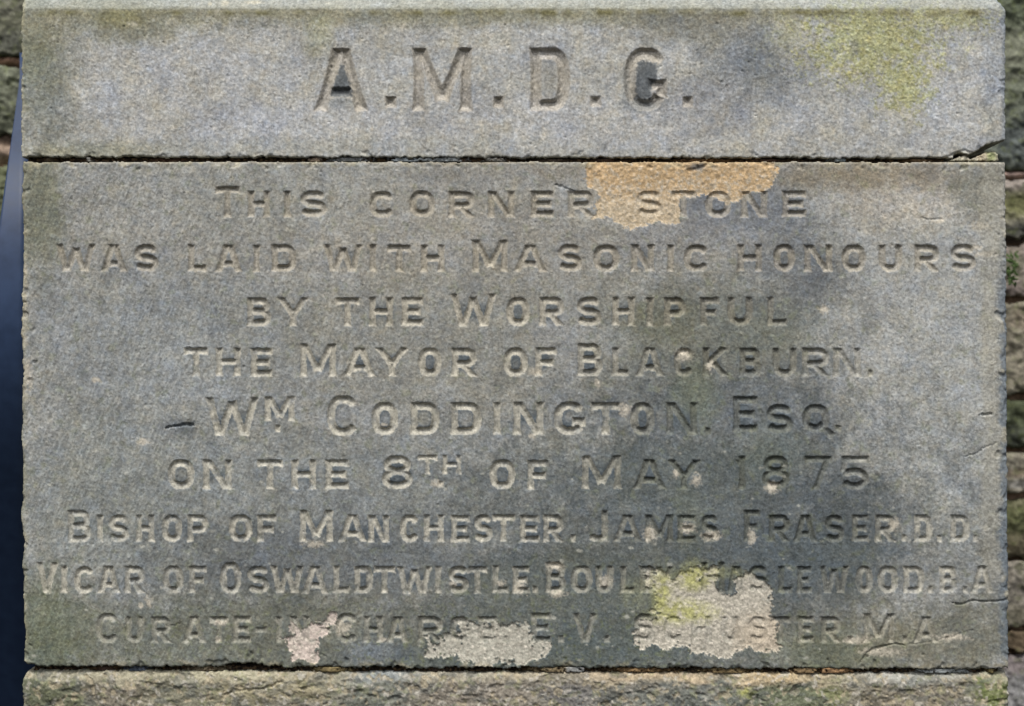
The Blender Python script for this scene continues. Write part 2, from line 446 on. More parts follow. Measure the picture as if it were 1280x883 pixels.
# ------------------------------------------------------------------ the inscribed corner stone
def corner_stone():
    g = Grid(22, 1268, 196, 843, STEP)
    X, Y = g.X, g.Y
    rng = np.random.default_rng(5)
    big = g.n(60, 400, 11)
    mid = g.n(16, 90, 12)
    fine = g.n(3, 14, 13)
    grit = g.n(1.6, 6, 14)
    comb = g.n(2.2, 8, 15, ang=66, stretch=9, beta=.5)      # slanting marks of the mason's drag
    wob = mid * .06 + fine * .05
    # outline
    en = g.n(8, 60, 16) * .8 + g.n(3, 12, 17) * .45
    left = 27.8 + (g.n(20, 90, 18) * .7 + en * .4) + (Y > 690) * 1.6 * sstep(690, 730, Y)
    right = 1257.5 + 4.0 * (Y - 200) / 640 + en * .5
    top = 202.2 + en * .5
    bot = 833.5 + 3.6 * (X - 30) / 1230 + en * 1.0
    bot = bot - 4.5 * blob(X, Y * 0 + 0, 305, 0, 34, 1) - 5 * sstep(48, 28, X)
    edge = np.minimum(np.minimum(X - left, right - X), np.minimum(Y - top, bot - Y))
    # lettering
    fld = np.full(g.shape, -20.0)
    lid = np.zeros(g.shape, int)
    for k, (lab, s0, let) in enumerate(LINES):
        f = np.full(g.shape, -20.0)
        carve(g, let, s0, f, rng)
        lid[f > -1.3] = k + 1
        fld = np.maximum(fld, f)
    fw = fld + fine * .26 + grit * .10
    # flakes
    fl = []
    brk = sstep(1.25, 1.7, g.n(6, 26, 19)) 
    for k, (nm, lab, dp, c, pts) in enumerate(FLAKES):
        fl.append(poly_in(X, Y, pts) + fine * 1.1 + grit * .5 + mid * 2.2 - 7 * np.clip(brk, 0, 1.2) * (k > 0))
    # wear of the cut
    wear = np.ones(g.shape)
    for f in fl[1:]:
        wear *= 1 - .50 * sstep(-2, 4, f)
    wear *= 1 - .30 * sstep(-2, 4, fl[0])
    wear *= 1 - .15 * blob(X, Y, 1180, 700, 160, 90) - .10 * blob(X, Y, 250, 800, 240, 50)
    soft = np.clip(1 + mid * .10, .7, 1.25)
    g.h = big * .7 + mid * .22 + fine * .10 + grit * .07 + comb * .10 * (1 - sstep(150, 700, X) * .7)
    g.h -= vcut(g, fw) * wear * soft
    dirtz = 0
    for (nm, lab, dp, c, pts), f in zip(FLAKES, fl):
        m = sstep(-.6, 1.2, f)
        g.h -= m * dp * (1 + .15 * mid) - m * (fine * .08 + g.n(7, 30, 31) * .16)
    # nicks and cracks
    def crack(pts, wd, dp):
        d = seg_d(X + fine * 1.2, Y + mid * 1.0, pts)
        m = 1 - sstep(wd * .5, wd * 1.3, d)
        g.h[:] -= dp * m
        return m
    crack([(209,536),(226,532),(241,530)], 1.7, 5)
    crack([(1075,829),(1086,815),(1100,808),(1120,805),(1131,807)], 1.1, 1.8)
    crack([(1134,806),(1160,803),(1185,796),(1215,788)], .9, .7)
    crack([(1193,754),(1228,753),(1245,751),(1266,750)], 1.2, 2.4)
    crack([(1207,570),(1228,564),(1244,554)], 1.1, 1.4)
    crack([(1228,520),(1240,518)], 1.6, 3)
    crack([(695,229),(707,235),(716,240)], 1.2, 2)
    crack([(1150,274),(1175,275)], 1.2, 1.2)
    crack([(195,775),(212,785),(225,776)], 1.0, 1.2)
    crack([(862,214),(872,211),(886,206)], 2.4, 2)
    # pits
    pits = rng.uniform((40, 215, .7), (1250, 825, 1.6), (80, 3))
    for px, py, pr in pits:
        i0, i1 = np.searchsorted(g.xs, (px - 6, px + 6)); k0, k1 = np.searchsorted(g.ys, (py - 6, py + 6))
        d = np.hypot(g.X[k0:k1, i0:i1] - px, (g.Y[k0:k1, i0:i1] - py) * rng.uniform(.8, 1.8))
        g.h[k0:k1, i0:i1] -= 1.1 * (1 - sstep(pr * .4, pr * 1.6, d))
    # spalled arrises
    g.h -= 2.2 * sstep(-.2, 1.2, g.n(10, 50, 41) - edge / 7.0)

    # --- colour of the weathered skin
    g.fill(up((125, 123, 113)))
    def st(cx, cy, rx, ry, c, a):
        g.mix(a * blob(X, Y, cx, cy, rx, ry, wob + big * .05), up(c))
    st(520, 300, 560, 110, (132, 127, 114), .8)
    st(330, 255, 200, 60, (132, 130, 118), .7)
    st(220, 440, 260, 150, (122, 123, 117), .8)
    st(560, 420, 330, 120, (122, 119, 106), .7)
    st(160, 640, 220, 170, (118, 119, 110), .9)
    st(450, 620, 420, 110, (115, 116, 109), .9)
    st(480, 705, 430, 85, (96, 98, 95), .9)
    st(760, 500, 120, 60, (110, 110, 104), .6)
    st(720, 590, 200, 70, (106, 108, 103), .6)
    st(300, 800, 420, 70, (100, 102, 86), .8)
    st(60, 790, 70, 110, (95, 99, 76), .8)
    st(50, 260, 42, 110, (106, 106, 86), .8)
    st(1150, 400, 200, 330, (141, 139, 129), 1.0)
    st(1190, 560, 110, 240, (140, 139, 130), .9)
    st(1200, 640, 60, 110, (142, 141, 131), .7)
    st(1130, 250, 130, 60, (150, 142, 126), .8)
    st(640, 790, 680, 90, (100, 99, 88), .6)
    st(900, 660, 420, 230, (94, 96, 91), 1.0)
    st(880, 420, 200, 110, (104, 104, 92), .8)
    st(960, 410, 90, 60, (98, 100, 90), .7)
    st(1000, 330, 90, 70, (102, 103, 100), .9)
    st(930, 268, 100, 46, (108, 110, 110), .9)
    st(850, 300, 120, 40, (118, 116, 110), .6)
    st(930, 520, 190, 80, (94, 97, 96), .9)
    st(870, 600, 230, 80, (90, 94, 90), .9)
    st(1020, 640, 130, 80, (84, 88, 88), .7)
    st(720, 750, 260, 90, (93, 96, 88), .9)
    st(1000, 700, 160, 60, (84, 90, 90), .8)
    st(1130, 800, 170, 60, (110, 106, 88), .9)
    st(1030, 815, 110, 40, (104, 105, 84), .8)
    st(1210, 800, 70, 60, (108, 106, 92), .8)
    st(700, 815, 330, 40, (86, 92, 86), .8)
    st(465, 815, 60, 20, (104, 110, 114), .6)
    st(900, 215, 420, 22, (118, 110, 96), .6)
    st(1090, 222, 130, 26, (122, 112, 92), .8)
    st(1215, 240, 40, 50, (112, 110, 96), .7)
    st(225, 533, 34, 20, (88, 92, 94), .8)
    st(845, 640, 110, 26, (98, 104, 104), .5)
    st(700, 420, 50, 60, (126, 124, 116), .6)
    st(830, 400, 60, 40, (108, 106, 84), .5)
    st(870, 500, 40, 60, (104, 108, 82), .5)
    st(860, 640, 26, 70, (104, 106, 82), .3)
    st(960, 560, 60, 60, (98, 104, 90), .4)
    # streaks running down and broad mottling
    run = g.n(5, 40, 21, ang=90, stretch=6)
    g.mul(1 + .035 * run + .025 * mid + .04 * big)
    g.mul(1 + .085 * comb * (1 - sstep(150, 700, X) * .75))
    g.mul(1 + .02 * fine)
    warm = g.n(20, 120, 22)
    g.col *= 1 + np.stack([warm * .014, warm * .004, -warm * .02], -1)
    cool = g.n(6, 26, 23)
    g.col *= 1 + np.stack([-cool * .016, cool * .0, cool * .022], -1)
    gr = np.clip(g.n(8, 40, 24) - .9, 0, 1.5)
    g.mix(gr * .2, (124, 126, 92))
    lt = np.clip(g.n(4, 16, 25) - 1.9, 0, 1)
    g.mix(lt * .3, (168, 164, 150))
    # soot that has run down and stuck in patches with an edge of its own
    sr = sstep(.9, 1.25, g.n(4, 36, 32, ang=90, stretch=3) + .5 * g.n(2.5, 10, 33))
    g.mix(sr * .32 * blob(X, Y, 880, 640, 480, 260), (72, 78, 78))
    sp = sstep(1.5, 1.8, g.n(2.6, 12, 34))
    g.mix(sp * .4, (86, 90, 86))
    g.mix(sstep(1.2, 1.5, g.n(4, 30, 35)) * .4 * blob(X, Y, 560, 800, 700, 80), (112, 116, 76))
    # soot lodged between and inside the letters
    mk = sstep(-.5, .8, fw)
    near = blur(mk, STEP, 6.5)
    soot = sstep(.30, .62, near + mid * .03) * (1 - mk)
    zone = .30 + .65 * blob(X, Y, 620, 560, 640, 330) - .12 * blob(X, Y, 1160, 320, 140, 160)
    g.mix(np.clip(soot * zone * 1.0, 0, .9), (84, 91, 95))
    # cleaner stone in the cuts
    clean = .30 * np.ones(g.shape)
    clean += .55 * blob(X, Y, 420, 560, 520, 250) + .25 * blob(X, Y, 560, 390, 300, 110)
    clean += .35 * blob(X, Y, 1170, 690, 130, 80) + .2 * blob(X, Y, 1090, 340, 130, 50)
    clean += .5 * blob(X, Y, 75, 722, 110, 60)
    clean -= .62 * blob(X, Y, 930, 600, 190, 200) + .25 * blob(X, Y, 930, 380, 150, 90)
    clean = np.clip(clean * (1 + .35 * g.n(7, 30, 27)), 0, 1)
    floor_ = sstep(-.3, .7, fw)
    g.mix(floor_ * clean * .8, (184, 177, 160))
    brown = np.clip(.55 - .45 * sstep(300, 520, Y), 0, 1)
    g.mix(floor_ * brown * .6, (150, 135, 113))
    drk = blob(X, Y, 930, 600, 240, 230)
    g.mix(floor_ * drk * .35, (84, 84, 66))
    # flaked patches
    sub = g.n(5, 26, 28); sub2 = g.n(2.5, 9, 29)
    for (nm, lab, dp, c, pts), f in zip(FLAKES, fl):
        m = sstep(-.4, .8, f)
        g.mix(m * (1 - .45 * mk), c)
        g.mix(m * np.clip(sub * .4, 0, .5), (160, 152, 136))
        g.mix(m * np.clip(sub2 * .4 - .1, 0, .6), (216, 204, 186))
    m0 = sstep(-.4, .8, fl[0])
    g.mix(m0 * sstep(1.0, .2, (Y - 203) / 40 + .3 * sub) * .7, (184, 153, 112))
    g.mix(m0 * sstep(236, 262, Y) * .55, (186, 170, 144))
    g.mix(m0 * blob(X, Y, 872, 209, 16, 7, fine * .1) * .8, (88, 92, 94))
    m3 = sstep(-2, 2, fl[3])
    yl = np.maximum.reduce([blob(X, Y, 868, 720, 36, 26, wob), blob(X, Y, 826, 745, 20, 46, wob), blob(X, Y, 850, 765, 56, 22, wob), blob(X, Y, 905, 716, 40, 12, wob) * .6, blob(X, Y, 795, 742, 26, 30, wob) * .4])
    ycr = sstep(.45, .7, yl + .3 * sub2)
    g.h += ycr * .35
    g.mix(yl * (.35 + .5 * m3) * np.clip(.9 + .3 * sub, 0, 1), (172, 168, 104))
    g.mix(m3 * blob(X, Y, 905, 730, 12, 16, wob) * .9, (74, 82, 82))
    g.mix(m3 * blob(X, Y, 960, 795, 60, 40, wob) * .45, (196, 174, 146))
    # small pale chips
    chips = [(669,465,9,6),(855,446,11,7),(853,440,8,5),(888,457,6,8),(746,480,4,6),(781,512,8,9),(812,668,9,11),(860,660,11,8),(889,670,13,7),
             (694,708,12,6),(696,742,11,5),(757,728,9,9),(649,733,9,10),(626,730,6,5),(428,785,11,10),(566,730,5,4),(392,680,14,5),(186,752,5,7),
             (1226,283,14,6),(1233,318,16,4),(1222,309,7,5),(1172,277,10,3),(940,672,6,11),(1118,655,7,9),(870,600,7,8),(546,605,8,5),(177,758,4,4),
             (120,475,7,4),(178,552,10,5),(272,800,4,4),(275,779,9,3),(1030,387,8,6),(665,545,5,3),(480,800,6,3),(30,470,11,24),(30,345,5,26),(29,428,6,10),(1070,800,22,6),
             (1190,797,22,5),(1100,815,30,6),(965,610,9,8),(480,531,5,2),(845,592,4,6)]
    for cx, cy, rx, ry in chips:
        g.mix(blob(X, Y, cx, cy, rx * 1.15, ry * 1.15, fine * .16 + grit * .08) * .72, (196, 184, 164))
    for _ in range(120):
        cx, cy = rng.uniform((40, 560), (1240, 830)); r = rng.uniform(1.2, 3.2)
        g.mix(blob(X, Y, cx, cy, r * 1.5, r, fine * .2) * .6, (176, 172, 158))
    # edges: worn light arris, blue-grey right return, lichen on the left
    g.mix(sstep(4, 0, Y - top + mid) * .4, (150, 136, 108))
    rb = sstep(15, 4, right - X + mid * 2 + fine) * sstep(270, 360, Y + mid * 14)
    g.mix(rb * .75, (100, 108, 114))
    g.mix(sstep(38, 26, right - X + mid * 2) * (1 - rb) * .5 * sstep(760, 700, Y), (158, 152, 136))
    le = sstep(7, 0, X - left + mid)
    g.mix(le * .55, (138, 132, 104))
    g.mix(sstep(10, 3, edge + fine) * sstep(0, 1, mid - .6) * .5, (170, 158, 128))
    pid = lid.copy()
    for k, f in enumerate(fl):
        pid[(f > -.8) & (pid == 0) & (edge > 0)] = 10 + k
    parts = {k + 1: ("carved_lettering", l[0]) for k, l in enumerate(LINES)}
    parts.update({10 + k: (f[0], f[1]) for k, f in enumerate(FLAKES)})
    o = relief(g, "inscribed_stone", M_SAND, edge, 3.2, 120, 0, pid, parts)
    tag(o, "large grey sandstone block carved with nine lines of inscription", "cornerstone")
    return o

# ------------------------------------------------------------------ the block above, A.M.D.G.
def upper_block():
    g = Grid(22, 1266, -46, 205, STEP)
    X, Y = g.X, g.Y
    rng = np.random.default_rng(8)
    big = g.n(60, 300, 51); mid = g.n(16, 90, 52); fine = g.n(3, 14, 53); grit = g.n(1.6, 6, 54)
    comb = g.n(1.8, 9, 55, ang=80, stretch=5)
    wob = mid * .06 + fine * .05
    en = g.n(8, 60, 56) * .7 + g.n(3, 12, 57) * .4
    left = 26.5 + en * .7
    right = 1257.5 + en * .5 - 8 * sstep(14, -4, Y)
    bot = 196.5 + 1.6 * (X - 30) / 1230 + en * .9
    # broken lower right corner
    brk = np.interp(X[0], [0, 1183, 1192, 1200, 1212, 1220, 1234, 1246, 1262], [300, 300, 195, 191, 193.5, 190, 181, 178, 175])[None, :] + en * .5
    bot = np.minimum(bot, brk)
    edge = np.minimum(np.minimum(X - left, right - X), np.minimum(Y + 44, bot - Y))
    fld = np.full(g.shape, -20.0)
    let = [('A',395,458,60,139),('M',516,590,60,139),('D',662,712,60,139),('G',780,834,60,139),
           ('.',482,496,121,135),('.',617,630,121,135),('.',738,752,121,134),('.',853,866,121,134)]
    carve(g, let, 7.6, fld, rng)
    fw = fld + fine * .3 + grit * .12
    lid = (fld > -1.4).astype(int)
    g.h = big * .6 + mid * .2 + fine * .12 + grit * .09 + comb * .06
    g.h -= vcut(g, fw, .88, 8.0)
    # weathered slope along the top
    yb = 11 + en * .6
    g.h -= np.maximum(yb - Y, 0) * .8 + .6 * np.exp(-((Y - yb - 1) / 2.5) ** 2)
    pits = rng.uniform((40, 20, .8), (1250, 190, 1.7), (70, 3))
    for px, py, pr in list(pits) + [(902, 103, 2.2), (936, 78, 1.6), (928, 89, 2), (897, 30, 1.6), (863, 93, 2.2), (908, 108, 2), (358, 3, 3)]:
        i0, i1 = np.searchsorted(g.xs, (px - 6, px + 6)); k0, k1 = np.searchsorted(g.ys, (py - 6, py + 6))
        d = np.hypot(g.X[k0:k1, i0:i1] - px, (g.Y[k0:k1, i0:i1] - py) * rng.uniform(.8, 1.6))
        g.h[k0:k1, i0:i1] -= 1.2 * (1 - sstep(pr * .4, pr * 1.5, d))
    d = seg_d(X + fine, Y + mid, [(1180, 199), (1196, 190), (1206, 188), (1214, 192)])
    g.h -= 1.5 * (1 - sstep(1, 2.4, d))
    g.h -= 1.6 * sstep(.3, 1.5, g.n(10, 50, 61) - edge / 6.0)

    g.fill(up((146, 143, 132)))
    def st(cx, cy, rx, ry, c, a):
        g.mix(a * blob(X, Y, cx, cy, rx, ry, wob + big * .05), up(c))
    st(640, 160, 480, 60, (152, 149, 140), .8)
    st(250, 110, 170, 90, (150, 147, 138), .7)
    st(55, 110, 62, 110, (112, 112, 100), .95)
    st(40, 60, 40, 90, (112, 112, 88), .7)
    st(150, 25, 180, 40, (120, 117, 96), .9)
    st(640, 20, 700, 20, (126, 122, 100), .9)
    st(930, 85, 95, 76, (114, 115, 111), .9)
    st(950, 70, 40, 40, (104, 107, 106), .6)
    st(890, 35, 120, 34, (118, 116, 104), .9)
    st(885, 130, 80, 50, (130, 128, 122), .7)
    st(1190, 130, 100, 90, (156, 154, 146), .8)
    st(330, 160, 160, 40, (148, 147, 142), .6)
    st(410, 185, 500, 20, (136, 134, 122), .6)
    st(100, 190, 130, 18, (128, 124, 98), .7)
    st(1240, 80, 26, 130, (128, 130, 128), .6)
    st(400, 45, 26, 30, (126, 124, 84), .5)
    st(150, 22, 40, 16, (120, 114, 72), .6)
    # yellow lichen
    lw = g.n(6, 40, 62) * .16 + g.n(2.5, 10, 63) * .12
    li = np.maximum.reduce([blob(X, Y, 1090, 50, 110, 66, lw), blob(X, Y, 1130, 100, 46, 50, lw), blob(X, Y, 1180, 25, 90, 22, lw) * .7, blob(X, Y, 985, 40, 34, 34, lw) * .35])
    g.mix(li * .8, (166, 163, 118))
    g.mix(li * np.clip(g.n(3, 14, 64) * .5, 0, .6), (146, 142, 90))
    crust = sstep(.55, .85, g.n(3, 16, 70) * .35 + li) * sstep(.1, .4, li)
    g.mix(crust * .25, (168, 165, 116))
    g.h += crust * .25 + crust * .12 * grit
    g.mix(blob(X, Y, 1068, 58, 8, 16, wob) * .6, (120, 118, 112))
    run = g.n(4, 30, 65, ang=88, stretch=5)
    g.mul(1 + .035 * run + .025 * mid + .03 * big)
    g.mul(1 + .025 * fine + .05 * comb)
    warm = g.n(20, 120, 66)
    g.col *= 1 + np.stack([warm * .02, warm * .006, -warm * .03], -1)
    cool = g.n(5, 22, 67)
    g.col *= 1 + np.stack([-cool * .016, 0 * cool, cool * .022], -1)
    g.mix(np.clip(g.n(3, 12, 68) - 1.7, 0, 1) * .35, (186, 184, 176))
    g.mix(np.clip(g.n(3, 12, 69) - 1.6, 0, 1) * .4, (120, 122, 118))
    # slope: pale sky-lit tone put into the colour, olive line under it
    g.mix(sstep(4, -3, Y - yb) * .6, (142, 143, 132))
    g.mix(np.exp(-((Y - yb - 5) / 5.5) ** 2) * np.clip(.5 + .3 * mid, 0, 1), (112, 106, 74))
    for cx, cy, rx, ry in [(280, 3, 7, 5), (262, 4, 4, 3), (316, 2, 14, 4), (165, 30, 8, 5)]:
        g.mix(blob(X, Y, cx, cy, rx, ry, fine * .15) * .7, (190, 182, 160))
    mk = sstep(-.5, .8, fw)
    fl_ = sstep(-.2, .9, fw)
    g.mix(fl_ * .6, (164, 153, 136))
    g.mix(sstep(-1.4, .2, fw) * (1 - fl_) * .4, (150, 138, 118))
    soot = np.maximum.reduce([poly_in(X, Y, [(425, 82), (412, 121), (443, 121), (430, 82)]) + fine, poly_in(X, Y, [(796, 76), (794, 124), (814, 124), (814, 106), (822, 100), (820, 80)]) + fine])
    g.mix(sstep(-1.5, 1.5, soot) * .85, (84, 88, 90))
    dd = poly_in(X, Y, [(678, 76), (678, 124), (692, 124), (695, 100), (692, 76)]) + fine
    g.mix(sstep(-1.5, 1.5, dd) * .3, (100, 100, 98))
    g.mix(blob(X, Y, 800, 132, 46, 10, wob) * .6, (104, 108, 108))
    g.mix(blob(X, Y, 782, 105, 8, 32, wob) * .5, (110, 112, 110))
    g.mix(blob(X, Y, 425, 128, 24, 12, wob) * .5, (116, 118, 116))
    # arrises
    g.mix(sstep(4, 0, bot - Y + mid) * .35, (168, 164, 140))
    g.mix(sstep(4, 0, X - left + mid) * .55, (168, 160, 130))
    g.mix(sstep(8, 3, right - X + mid) * .5, (112, 120, 126))
    g.mix(sstep(2.5, 0, bot - Y) * (X > 1180) * .6, (186, 180, 160))
    o = relief(g, "lettered_block", M_SAND, edge, 2.6, 120, 0, lid, {1: ("carved_lettering", "large carved capitals reading A.M.D.G. with a stop after each")})
    tag(o, "pale grey sandstone block carved A.M.D.G. with a yellow lichen patch", "stone block")
    return o

# ------------------------------------------------------------------ the rough course below
def lower_block():
    g = Grid(20, 1268, 832, 990, STEP)
    X, Y = g.X, g.Y
    rng = np.random.default_rng(9)
    big = g.n(40, 200, 71); mid = g.n(12, 60, 72); fine = g.n(3, 14, 73); grit = g.n(1.6, 6, 74)
    wob = mid * .12 + fine * .1
    en = g.n(8, 60, 76) * .8 + g.n(3, 12, 77) * .5
    top = 838.6 + 3.2 * (X - 30) / 1230 + en * .7
    left = 28 + en * .7 + 5 * sstep(850, 838, Y)
    right = 1262 + en * .6 - 3 * sstep(850, 838, Y)
    edge = np.minimum(np.minimum(X - left, right - X), np.minimum(Y - top, 986 - Y))
    g.h = big * .8 + mid * .5 + fine * .28 + grit * .12
    # worn, rounded and chipped upper arris
    g.h -= 5.0 * np.clip(1 - (Y - top) / 13, 0, 1) ** 1.5
    ch = sstep(.3, 1.2, g.n(12, 60, 78, ang=0, stretch=2.5) - (Y - 848) / 30)
    g.h -= 2.0 * ch
    sc = sstep(.7, 1.0, g.n(7, 36, 79))
    g.h -= .8 * sc
    d = seg_d(X + fine, Y + mid * 1.5, [(280, 868), (305, 863), (330, 861), (352, 852)])
    g.h -= 2 * (1 - sstep(1, 2.5, d))
    d = seg_d(X + fine, Y + mid, [(760, 878), (775, 870), (800, 866), (815, 860)])
    g.h -= 1.2 * (1 - sstep(1, 2.5, d))

    g.fill(up((116, 110, 94)))
    def st(cx, cy, rx, ry, c, a):
        g.mix(a * blob(X, Y, cx, cy, rx, ry, wob), up(c))
    st(70, 870, 90, 60, (96, 98, 74), .9)
    st(150, 870, 70, 40, (112, 102, 86), .8)
    st(240, 870, 110, 50, (112, 108, 86), .8)
    st(360, 860, 120, 22, (150, 138, 102), .7)
    st(470, 870, 80, 50, (104, 106, 92), .8)
    st(600, 872, 130, 40, (122, 112, 96), .8)
    st(720, 870, 50, 30, (106, 102, 98), .7)
    st(860, 880, 150, 40, (104, 106, 96), .8)
    st(1000, 870, 110, 50, (102, 106, 80), .9)
    st(1130, 872, 120, 40, (122, 112, 92), .8)
    st(1240, 856, 34, 50, (106, 114, 60), .9)
    st(930, 862, 14, 16, (170, 166, 80), .6)
    st(1040, 862, 26, 40, (120, 122, 70), .5)
    # washed pale or ochre band along the upper edge
    bn = g.n(10, 60, 80, ang=0, stretch=3)
    bm = sstep(19, 5, Y - top + bn * 4)
    g.mix(bm * .6, (164, 155, 134))
    g.mix(bm * blob(X, Y, 860, 846, 240, 40) * .8, (172, 152, 124))
    g.mix(bm * blob(X, Y, 1000, 846, 110, 30) * .8, (170, 150, 116))
    g.mix(bm * blob(X, Y, 230, 846, 200, 30) * .5, (168, 160, 132))
    g.mix(bm * blob(X, Y, 1130, 850, 130, 30) * .8, (158, 156, 146))
    g.mix(bm * blob(X, Y, 480, 850, 60, 30) * .6, (128, 136, 140))
    g.mix(sc * .65, (166, 152, 126))
    dk = sstep(.5, 1.1, g.n(9, 50, 81, ang=0, stretch=2))
    g.mix(dk * .45, (92, 95, 92))
    gl = sstep(.9, 1.5, g.n(8, 40, 82))
    g.mix(gl * .3, (124, 126, 84))
    pl = sstep(1.1, 1.5, g.n(6, 30, 83))
    g.mix(pl * .6, (178, 170, 156))
    g.mul(1 + .07 * fine + .05 * mid + .05 * grit)
    g.mix(sstep(5, 0, X - left + mid) * .5, (112, 114, 90))
    o = relief(g, "rough_block", M_ROUGH, edge, 5.0, 120, 0)
    tag(o, "rough mossy stone block under the inscribed stone, along the bottom", "stone block")
    return o

# ------------------------------------------------------------------ mortar beds and the broken corner
def bed(name, label, x0, x1, top, bot, seed, blobs, base):
    """mortar between two blocks, following the slope of the joint: top/bot are (left, right) heights"""
    step = 1.2
    g = Grid(x0, x1, min(top) - 4, max(bot) + 4, step)
    X, Y = g.X, g.Y
    f = (X - x0) / (x1 - x0)
    tp = top[0] + (top[1] - top[0]) * f
    bt = bot[0] + (bot[1] - bot[0]) * f
    n1 = g.n(3, 12, seed); n2 = g.n(9, 60, seed + 1, stretch=2)
    g.h = -13 + n1 * 1.1 + n2 * 2.0
    g.fill(base)
    g.mix(np.clip(n1 * .5, 0, .6), (120, 96, 70))
    g.mul(1 + .15 * g.n(2, 8, seed + 2))
    for cx, w_, up, c in blobs:
        m = 1 - sstep(.3, 1.05, np.abs(X - cx) / w_ + n1 * .22 + np.clip(n2, -1, 2) * .2)
        g.h += m * up
        g.mix(m * .85, (np.asarray(c, float) * .85 + .15 * np.mean(c)) * .92)
    edge = np.minimum(np.minimum(X - x0, x1 - X), np.minimum(Y - tp, bt - Y) + 1.6) + .01
    g.h = np.minimum(g.h, -2.6)
    o = relief(g, name, M_MORTAR, edge, .6, 116, 0)
    tag(o, label, "mortar")
    return o

def fragment():
    g = Grid(1176, 1262, 172, 206, 1.0)
    X, Y = g.X, g.Y
    fine = g.n(3, 12, 91); mid = g.n(8, 30, 92)
    pts = [(1184, 201.2), (1199, 195.5), (1207, 194), (1214, 198), (1222, 195), (1234, 189), (1246, 188), (1249, 192), (1251, 201)]
    e = poly_in(X, Y, pts) + fine * .3
    g.h = -3.0 + fine * .5 + mid * .7 - 3 * sstep(1222, 1236, X) - 5 * sstep(1233, 1238, X) * sstep(193, 187, Y)
    g.fill((164, 156, 136))
    g.mix(blob(X, Y, 1240, 195, 8, 10, mid * .1), (150, 152, 110))
    g.mix(blob(X, Y, 1228, 196, 9, 10, mid * .1), (176, 162, 136))
    g.mix(sstep(.6, 1.4, mid) * .6, (120, 116, 98))
    g.mul(1 + .1 * fine)
    o = relief(g, "stone_fragment", M_ROUGH, e, 2.0, 90, 0)
    tag(o, "small wedge of broken stone in the gap at the upper block's chipped corner", "stone chip")
    return o

upper_block()
corner_stone()
lower_block()
fragment()
bed("mortar_bed", "thin dark mortar joint between the A.M.D.G. block and the inscribed stone", 32, 1182, (197.4, 199.6), (201.0, 201.2), 101,
    [(60, 10, 6, (96, 84, 66)), (110, 9, 9, (150, 146, 136)), (210, 30, 7, (88, 62, 46)), (395, 12, 11, (160, 136, 110)), (440, 40, 11, (140, 142, 140)), (505, 26, 12.5, (150, 158, 160)), (560, 44, 11.5, (146, 150, 148)), (620, 22, 10, (132, 128, 118)),
     (690, 30, 8, (96, 80, 66)), (760, 30, 6, (80, 60, 48)), (880, 40, 8, (140, 104, 66)), (960, 24, 6, (90, 64, 48)), (1050, 14, 12, (150, 160, 160)), (1150, 20, 8, (150, 120, 84))], (52, 42, 34))
bed("mortar_bed", "crumbling ochre and black mortar joint below the inscribed stone", 40, 1250, (834.0, 838.0), (838.4, 841.4), 111,
    [(130, 14, 6, (90, 66, 56)), (170, 16, 9, (96, 106, 120)), (255, 26, 7, (140, 124, 96)), (415, 30, 12, (150, 130, 84)), (545, 18, 5, (60, 50, 40)), (690, 34, 10, (148, 128, 92)), (720, 16, 11, (150, 150, 146)), (800, 50, 9, (150, 116, 74)),
     (905, 50, 10, (146, 122, 80)), (1005, 26, 12, (164, 134, 92)), (1045, 26, 12, (164, 124, 82)), (1180, 40, 11.5, (164, 168, 164)), (1240, 8, 12, (164, 144, 90))], (46, 38, 32))

# ------------------------------------------------------------------ rubble wall behind
wall = bpy.data.objects.new("rubble_wall", None)
COL.objects.link(wall)
wall.location = (0, .30, -.45)
bpy.context.view_layer.update()
tag(wall, "rough rubble wall of uneven mossy stones, set back behind the dressed blocks", "wall", kind="thing")

def rubble(x0, x1, y0, y1, seed, base, spots, rough=.55, plane=.30):
    g = Grid(x0 - 3, x1 + 3, y0 - 3, y1 + 3, 1.8)
    X, Y = g.X, g.Y
    big = g.n(25, 120, seed); mid = g.n(9, 40, seed + 1); fine = g.n(4, 14, seed + 2)
    e = np.minimum(np.minimum(X - x0, x1 - X), np.minimum(Y - y0, y1 - Y)) + big * 1.2 + mid * .9
    g.h = (big * 3.0 + mid * 1.8 + fine * .6) * rough
    dull = lambda c: .86 * (.75 * np.asarray(c, float) + .25 * np.mean(c))
    g.fill(dull(base))
    for cx, cy, rx, ry, c, a in spots:
        g.mix(a * blob(X, Y, cx, cy, rx, ry, mid * .12), dull(c))
    g.mul(1 + .10 * mid + .10 * fine + .06 * big)
    gr = np.clip(g.n(8, 30, seed + 3) - .6, 0, 1)
    g.mix(gr * .35, (104, 110, 66))
    return relief(g, "rubble_stone", M_ROUGH, e, 9.0 * min(1, (y1 - y0) / 50), 70, plane, parent=wall)

